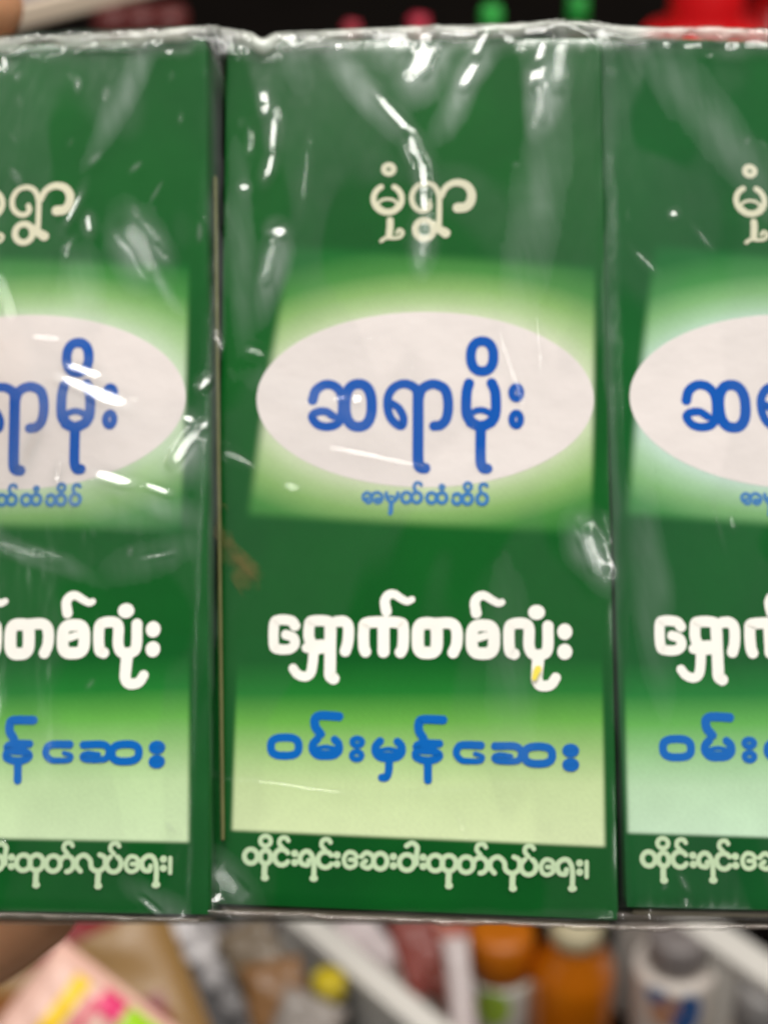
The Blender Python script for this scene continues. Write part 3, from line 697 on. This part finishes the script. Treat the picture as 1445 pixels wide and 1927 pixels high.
    # doubled, milky seam along the top, thinner one along the bottom
    def seam_strip(name, yc, hw_, amp, mt, sd, up):
        v = []; f = []; xs2 = np.arange(-70, 1520, 5.0); m_ = 9
        r0 = vnoise(xs2 * px, xs2 * 0, 0.006, sd); r1 = vnoise(xs2 * px, xs2 * 0, 0.0017, sd + 1)
        for i, x in enumerate(xs2):
            ii = int(np.clip((yc(x) - ys[0]) / step, 0, len(ys) - 1)); jj = int(np.clip((x - xs[0]) / step, 0, len(xs) - 1))
            n0 = n[ii, jj]
            u, w_ = on_pack(x, yc(x) + amp * (r0[i] * .7 + r1[i] * .5))
            hh = hw_ * (1 + .35 * r1[i] + .25 * r0[i]) * px
            for k in range(m_):
                a = math.pi * (k / (m_ - 1) - .5)
                v.append((u, w_ + hh * math.sin(a) + .00008 * r1[(i * 3 + k * 7) % len(r1)], n0 - 0.0004 + 0.0006 * math.cos(a) + 0.00005 * r1[(i * 5 + k * 3) % len(r1)]))
        for i in range(len(xs2) - 1):
            for k in range(m_ - 1):
                q = i * m_ + k; f.append((q, q + m_, q + m_ + 1, q + 1))
        obj(name, v, f, mt, root, smooth=True)
    seam_strip('top_seam', lambda x: 66 + (12 if x < 300 else 12 - 12 * min(1, (x - 300) / 150)) - (14 * math.exp(-((x - 1085) / 50) ** 2)) + 14 * math.exp(-((x - 492) / 18) ** 2) - 8 * math.exp(-((x - 420) / 50) ** 2), 14, 6, M_seam, 40, 1)
    seam_strip('bottom_seam', lambda x: (1722 + 12 * x / 360) if x < 380 else (1716 + 30 * (x - 380) / 800 if x < 1180 else 1746), 5, 4, M_seam2, 50, -1)
build_film()

# ------------------------------------------------------------------ hand that holds the pack from behind
def build_hand():
    J = {}; E = []
    def add(name, px, py, z, r, par=None):
        J[name] = (at(px, py, z), r)
        if par: E.append((par, name))
    add('wrist', -1050, 1500, .33, .027)
    add('palm', -720, 1250, .32, .026, 'wrist')
    add('palm2', -520, 1020, .31, .020, 'palm')
    for nm, k in (('index', [(-470, 520, .305, .0105), (-300, 230, .295, .0090), (-110, 5, .288, .0094), (30, -28, .282, .0092)]),
                  ('middle', [(-400, 800, .305, .0105), (-170, 700, .29, .0090), (30, 640, .283, .0080), (170, 640, .277, .0068)]),
                  ('ring', [(-390, 1130, .305, .0100), (-150, 1110, .29, .0086), (60, 1120, .283, .0078), (180, 1130, .277, .0066)])):
        par = 'palm2'
        for i, a in enumerate(k): add(nm + str(i), *a, par); par = nm + str(i)
    par = 'palm'
    for i, a in enumerate([(-430, 1560, .31, .0105), (-230, 1880, .295, .0082), (0, 1768, .268, .0064), (120, 1682, .262, .0056)]):
        add('small' + str(i), *a, par); par = 'small' + str(i)
    par = 'palm'
    for i, a in enumerate([(-760, 900, .27, .013), (-600, 640, .225, .0115), (-330, 520, .2, .0095), (-190, 500, .2, .008)]):
        add('thumb' + str(i), *a, par); par = 'thumb' + str(i)
    names = list(J); me = bpy.data.meshes.new('person')
    me.from_pydata([J[n][0] for n in names], [(names.index(a), names.index(b)) for a, b in E], [])
    o = bpy.data.objects.new('person', me); C.objects.link(o)
    md = o.modifiers.new('skin', 'SKIN')
    if not me.skin_vertices: 
        bpy.context.view_layer.objects.active = o
    for i, n in enumerate(names):
        sv = me.skin_vertices[0].data[i]; sv.radius = (J[n][1], J[n][1]); sv.use_root = (i == 1)
    sd = o.modifiers.new('sub', 'SUBSURF'); sd.levels = 2; sd.render_levels = 2
    m = mat('skin', lin(226, 164, 122), 0.5, 0.4, 0.18, 140)
    b = m.node_tree.nodes['Principled BSDF']; b.inputs['Subsurface Weight'].default_value = 0.1; b.inputs['Subsurface Radius'].default_value = (0.003, 0.001, 0.0006)
    dg = bpy.context.evaluated_depsgraph_get(); dg.update()
    me2 = bpy.data.meshes.new_from_object(o.evaluated_get(dg)); 
    o.modifiers.clear(); o.data = me2; me2.materials.clear(); me2.materials.append(m)
    me2.polygons.foreach_set('use_smooth', [True] * len(me2.polygons))
    tag(o, 'hand holding the pack of green cartons from behind at the left', 'person')
build_hand()

# ------------------------------------------------------------------ goods on the shelf, out of focus
DIRL = Vector((-0.67, 0.742, 0)).normalized()            # the way the dividers run
def rail(name, p0, p1, w, h, m, label, cat, scallop=False):
    """upright divider standing on the lower shelf between two top points"""
    d = (p1 - p0); L = d.length; d.z = 0; a = math.atan2(d.y, d.x); mid = (p0 + p1) / 2
    o = empty(name, (mid.x, mid.y, LOWZ), label, cat); o.rotation_euler = (0, 0, a)
    hh = mid.z - LOWZ
    bmobj('divider_wall', box_bm(L, w, hh, 0.0015, 2, (0, 0, hh / 2)), m, o)
    bmobj('top_lip', box_bm(L, w * 1.5, 0.006, 0.002, 2, (0, 0, hh + 0.0035)), m, o)
    return o
def plane_hit(px, py, z):
    d = at(px, py, 1) - CAM; return CAM + d * ((z - CAM.z) / d.z)
RZ = 0.615
rail('shelf_divider', plane_hit(455, 1640, RZ), plane_hit(900, 2020, RZ), 0.011, 0.08, M_white, 'white shelf divider running diagonally below the middle carton', 'divider')
rail('shelf_divider', plane_hit(1180, 1655, RZ + .02), plane_hit(1640, 1975, RZ + .02), 0.013, 0.08, M_white, 'white shelf divider below the right carton beside the grey capped bottle', 'divider')

def bottle(px, py, ztop, r, capc, bodyc, label, cat, labelc=None, capr=None, caph=0.016, h=0.085, coat=0.3, art_=None, lab=(.12, .67), base=LOWZ, name='bottle', group=None):
    p = plane_hit(px, py, ztop); h = ztop - base
    o = empty(name, (p.x, p.y, base), label, cat, group)
    capr = capr or r * 0.55
    hb = h - caph
    lathe('bottle_body', [(r * .9, 0), (r, .003), (r, hb * max(.72, lab[1])), (r * .93, hb * max(.82, lab[1] + .03)), (capr * .95, hb * .95), (capr * .9, hb)], mat('bottle_plastic', bodyc, 0.3, 0.5, 0.1, 40, coat), o)
    lathe('cap', [(capr, hb), (capr * 1.04, hb + .001), (capr * 1.0, h - .003), (capr * .9, h - .0006), (capr * .6, h)], mat('cap_plastic', capc, 0.4, 0.5, 0.08, 60), o)
    if labelc:
        lb = lathe('paper_label', [(r * 1.005, hb * lab[0]), (r * 1.012, hb * lab[0] + .001), (r * 1.012, hb * lab[1] - .001), (r * 1.005, hb * lab[1])], mat('label_paper', labelc, 0.5, 0.3, 0.05, 60), o)
        for (ang, zz, sx, sz, colr) in (art_ or []):
            v = [(r * 1.03 * math.cos(ang), r * 1.03 * math.sin(ang), hb * zz)]; f = []; n = 20
            for q in (.34, .67, 1.0):
                for k in range(n):
                    a = 2 * math.pi * k / n; th = ang + sx * q / r * math.cos(a); z = hb * zz + sz * q * math.sin(a)
                    v.append((r * 1.03 * math.cos(th), r * 1.03 * math.sin(th), z))
            f += [(0, 1 + k, 1 + (k + 1) % n) for k in range(n)]
            for q in range(2): f += [(1 + q * n + k, 1 + q * n + n + k, 1 + q * n + n + (k + 1) % n, 1 + q * n + (k + 1) % n) for k in range(n)]
            obj('label_patch', v, f, mat('label_ink', colr, 0.5), lb)
    return o
TOC = -math.pi / 2                                       # side that faces the camera
bottle(1278, 1752, 0.640, 0.0235, lin(128, 120, 118), lin(214, 204, 196), 'white bottle with a grey cap and a blue and peach printed label', 'bottle', lin(226, 216, 206), 0.0165, 0.022, lab=(.3, .97),
       art_=[(TOC - .55, .91, .0075, .006, lin(70, 112, 168)), (TOC - .3, .79, .010, .013, lin(206, 150, 116)), (TOC + .18, .77, .0085, .016, lin(20, 92, 160))])
bottle(1445, 1850, 0.63, 0.022, lin(150, 146, 144), lin(200, 190, 180), 'grey capped bottle at the right end of the shelf', 'bottle', lin(220, 210, 200), 0.0165, 0.03)
bottle(945, 1745, 0.640, 0.020, lin(190, 104, 8), lin(190, 190, 178), 'pale bottle with an orange cap and lime green label', 'bottle', lin(206, 204, 196), 0.0180, 0.030, lab=(.2, .97),
       art_=[(TOC - .25, .82, .010, .014, lin(166, 200, 70))])
bottle(1085, 1730, 0.655, 0.0240, lin(196, 184, 150), lin(200, 108, 6), 'amber orange bottle with a cream cap', 'bottle', None, 0.0145, 0.012, coat=0.6)
bottle(1010, 2010, 0.60, 0.018, lin(190, 176, 40), lin(180, 90, 12), 'orange bottle with a yellow cap low in front of the amber one', 'bottle', None, 0.012, 0.016)
bottle(618, 1838, 0.625, 0.014, lin(214, 190, 40), lin(20, 16, 12), 'dark bottle with a yellow cap left of the white divider', 'bottle', None, 0.0095, 0.012)

def packet(px, py, z, w, h, d, rot, m, label, cat='packet', lean=0.3, patches=(), name='packet', crimp=None):
    """pillow packet: bulged both sides, flat crimped ends; patches are printed areas on its front"""
    c = at(px, py, z); o = empty(name, c, label, cat)
    R = Matrix(((RIGHT.x, UPV.x, -FWD.x), (RIGHT.y, UPV.y, -FWD.y), (RIGHT.z, UPV.z, -FWD.z))).to_4x4() @ Matrix.Rotation(rot, 4, 'Z') @ Matrix.Rotation(-lean, 4, 'X')
    o.matrix_world = Matrix.Translation(c) @ R
    n = 22; r = random.Random(int(px * 7 + py))
    ph = [r.uniform(0, 6) for _ in range(4)]
    def bul(a, b): return d / 2 * (max(0, 1 - a ** 4) * max(0, 1 - b ** 4)) ** 0.5 * (1 + .12 * math.sin(5 * a + ph[0]) * math.cos(4 * b + ph[1]) + .06 * math.sin(11 * b + 6 * a + ph[2]))
    v = []; f = []
    for s in (1, -1):
        b0 = len(v)
        for j in range(n + 1):
            for i in range(n + 1):
                a = -1 + 2 * i / n; b = -1 + 2 * j / n
                v.append((a * w / 2, b * h / 2, s * (bul(a, b) + .0002)))
        for j in range(n):
            for i in range(n):
                k = b0 + j * (n + 1) + i; q = (k, k + 1, k + n + 2, k + n + 1); f.append(q if s > 0 else q[::-1])
    obj('pouch', v, f, m, o, smooth=True)
    for s in (1, -1):
        bmobj('crimped_end', box_bm(w, h * .06, .0008, 0, 1, (0, s * h * .525, 0)), crimp or m, o)
    for poly, pm in patches:
        vv = []; ff = []; n1 = 10
        (ax, ay), (bx, by), (cx_, cy_), (dx, dy) = poly
        for j in range(n1 + 1):
            for i in range(n1 + 1):
                s, t = i / n1, j / n1
                a = (ax * (1 - s) + bx * s) * (1 - t) + (dx * (1 - s) + cx_ * s) * t
                b = (ay * (1 - s) + by * s) * (1 - t) + (dy * (1 - s) + cy_ * s) * t
                vv.append((a * w / 2, b * h / 2, bul(a, b) + .0010))
        for j in range(n1):
            for i in range(n1):
                k = j * (n1 + 1) + i; ff.append((k, k + 1, k + n1 + 2, k + n1 + 1))
        obj('printed_patch', vv, ff, pm, o, smooth=True)
    return o
col = lambda n, *c, **k: mat(n, lin(*c), 0.35, 0.5, 0.08, 40, **k)
M_tan = col('tan_foil', 150, 116, 70); M_red = col('dark_red_ink', 128, 8, 14); M_brown = col('brown_foil', 150, 92, 44)
packet(165, 1885, 0.86, 0.098, 0.105, 0.03, 0.42, M_tan, 'tan packet with a slanting dark red stripe below the left carton', patches=[
    (((-.98, -.95), (-.3, -.95), (-.3, .3), (-.98, .3)), M_brown), (((-.5, .42), (.75, .50), (.75, .78), (-.5, .66)), M_red), (((.45, -.5), (.75, -.5), (.75, -.2), (.45, -.2)), col('maroon_ink', 120, 30, 20))])
packet(166, 1974, 0.70, 0.066, 0.046, 0.018, -0.66, col('pink_white_foil', 228, 184, 168), 'pink and white packet with yellow magenta and lime patches', patches=[
    (((-.62, -.9), (-.42, -.9), (-.42, .85), (-.62, .85)), col('yellow_ink', 244, 200, 6)),
    (((-.32, -.9), (-.22, -.9), (-.22, .7), (-.32, .7)), col('rose_ink', 222, 80, 110)),
    (((-.25, .55), (.05, .55), (.05, .95), (-.25, .95)), col('magenta_ink', 222, 0, 100)),
    (((.10, -.5), (.92, -.5), (.92, .95), (.10, .95)), col('lime_ink', 160, 212, 20))])
# scalloped clear tray edge
def tray():
    p0 = plane_hit(300, 1690, RZ - .01); p1 = plane_hit(560, 2010, RZ - .01)
    d = p1 - p0; L = d.length; a = math.atan2(d.y, d.x); m = (p0 + p1) / 2
    o = empty('display_tray', (m.x, m.y, LOWZ), 'translucent grey tray wall with a scalloped rim below the left carton', 'tray'); o.rotation_euler = (0, 0, a)
    mt = col('frosted_plastic', 226, 220, 220); h = m.z - LOWZ
    bmobj('tray_wall', box_bm(L, .012, h, .002, 2, (0, 0, h / 2)), mt, o)
    bmobj('tray_ledge', box_bm(L, .010, h * .9, .002, 2, (0, .016, h * .45)), col('frosted_ledge', 190, 184, 184), o)
    for k in range(7):
        x = -L / 2 + L * (k + .5) / 7
        lathe('scallop', [(.004, h + .0), (.011, h + .001), (.0115, h + .006), (.008, h + .010), (.002, h + .011)], mt, o, 20, (x, -.002, 0))
tray()
for (px, py, z, w, h, rt, c, lb) in (
    (478, 1800, 1.0, .030, .034, .5, (120, 104, 84), 'grey brown sachet lying nearest the scalloped tray'),
    (520, 1880, .98, .032, .036, .2, (140, 100, 60), 'tan sachet low between the tray and the white divider'),
    (470, 1760, 1.02, .030, .03, -.3, (100, 92, 88), 'dark grey sachet tucked just below the carton gap'),
    (575, 1935, .97, .034, .03, -.4, (150, 140, 132), 'pale grey sachet at the bottom edge beside the tray'),
    (690, 1800, 1.10, .034, .050, .7, (222, 206, 206), 'pale mauve packet right of the white divider'),
    (790, 1890, 1.07, .036, .050, .75, (196, 180, 172), 'beige packet behind the pale mauve one'),
    (790, 1795, 1.04, .026, .040, .3, (136, 60, 50), 'dull red packet in the middle of the shelf'),
    (850, 1760, 1.06, .026, .034, -.1, (176, 84, 56), 'orange red packet below the right half of the middle carton'),
    (845, 1850, 1.03, .018, .030, .5, (116, 44, 28), 'maroon packet beside the orange capped bottle'),
    (868, 1880, 1.02, .014, .060, .1, (206, 192, 190), 'narrow white packet leaning at the orange capped bottle'),
    (820, 1830, 1.05, .012, .020, .2, (110, 116, 80), 'small olive sachet among the red packets')):
    packet(px, py, z, w, h, .010, rt, col('packet_foil', *c), lb)

# behind the top of the pack
def small_bottle(px, py, zt, r, c, label, body=(90, 84, 70)):
    return bottle(px, py, zt, r * 1.7, lin(*c), lin(*body), label, 'bottle', None, r, r * 2.2, base=UPZ)
small_bottle(925, 12, 1.113, .0052, (52, 170, 70), 'small bottle with a green tip, the left one of two')
small_bottle(1088, -4, 1.116, .0052, (40, 150, 60), 'small bottle with a green tip nearest the red lid')
small_bottle(662, 42, 1.108, .0042, (170, 50, 66), 'small bottle with a faint pink tip left of the bright film glint')
small_bottle(788, 30, 1.112, .0052, (178, 44, 66), 'small bottle with a pink tip behind the bright film glint')
def red_jar(px, py, R, label, c):
    p = plane_hit(px, py, 1.11); o = empty('red_lidded_jar', (p.x, p.y, UPZ), label, 'jar')
    m = mat('red_plastic', lin(*c), 0.3, 0.5, 0.06, 30)
    lathe('jar_body', [(R * .85, 0), (R * .9, .003), (R * .9, .042), (R * .8, .05)], mat('jar_plastic', lin(200, 190, 180), 0.3), o)
    lathe('lid', [(R * .95, .047), (R, .049), (R, .060), (R * .93, .064), (R * .62, .067), (R * .58, .074), (R * .56, .088), (R * .45, .094), (R * .1, .096)], m, o, 40)
red_jar(1325, 55, .030, 'jar with a bright red knobbed lid above the right carton', (214, 20, 26))
red_jar(1470, 20, .026, 'jar with a darker red lid at the right edge of the picture', (140, 6, 10))
for k, (px, lb) in enumerate(((210, 'leftmost of the dark red jars in the shade'), (262, 'middle one of the dark red jars in the shade'), (318, 'rightmost of the dark red jars in the shade'))):
    p = plane_hit(px, 22, 1.12); o = empty('dark_red_jar', (p.x, p.y, UPZ), lb, 'jar', 'dark red jars on the upper shelf')
    lathe('jar_body', [(.010, 0), (.011, .002), (.011, .05), (.008, .056)], mat('dark_red_glass', lin(96, 30, 26), 0.25), o)
    lathe('lid', [(.0085, .055), (.009, .056), (.009, .075), (.007, .077)], mat('dark_red_lid', lin(90, 38, 36), 0.4), o)
# cream shelf edge top left
def strip():
    p0 = at(-160, 78, .62); p1 = at(330, -42, .70); d = p1 - p0; L = d.length
    o = empty('price_rail', (p0 + p1) / 2, 'cream price rail of a shelf slanting across the top left corner', 'shelf rail')
    o.rotation_euler = d.to_track_quat('X', 'Z').to_euler()
    bmobj('rail_front', box_bm(L, .004, .0085, .001, 2), mat('cream_plastic', lin(226, 208, 186), 0.4), o)
    bmobj('rail_insert', box_bm(L, .003, .009, .0008, 2, (0, .002, .009)), mat('lilac_card', lin(150, 140, 165), 0.6), o)
strip()
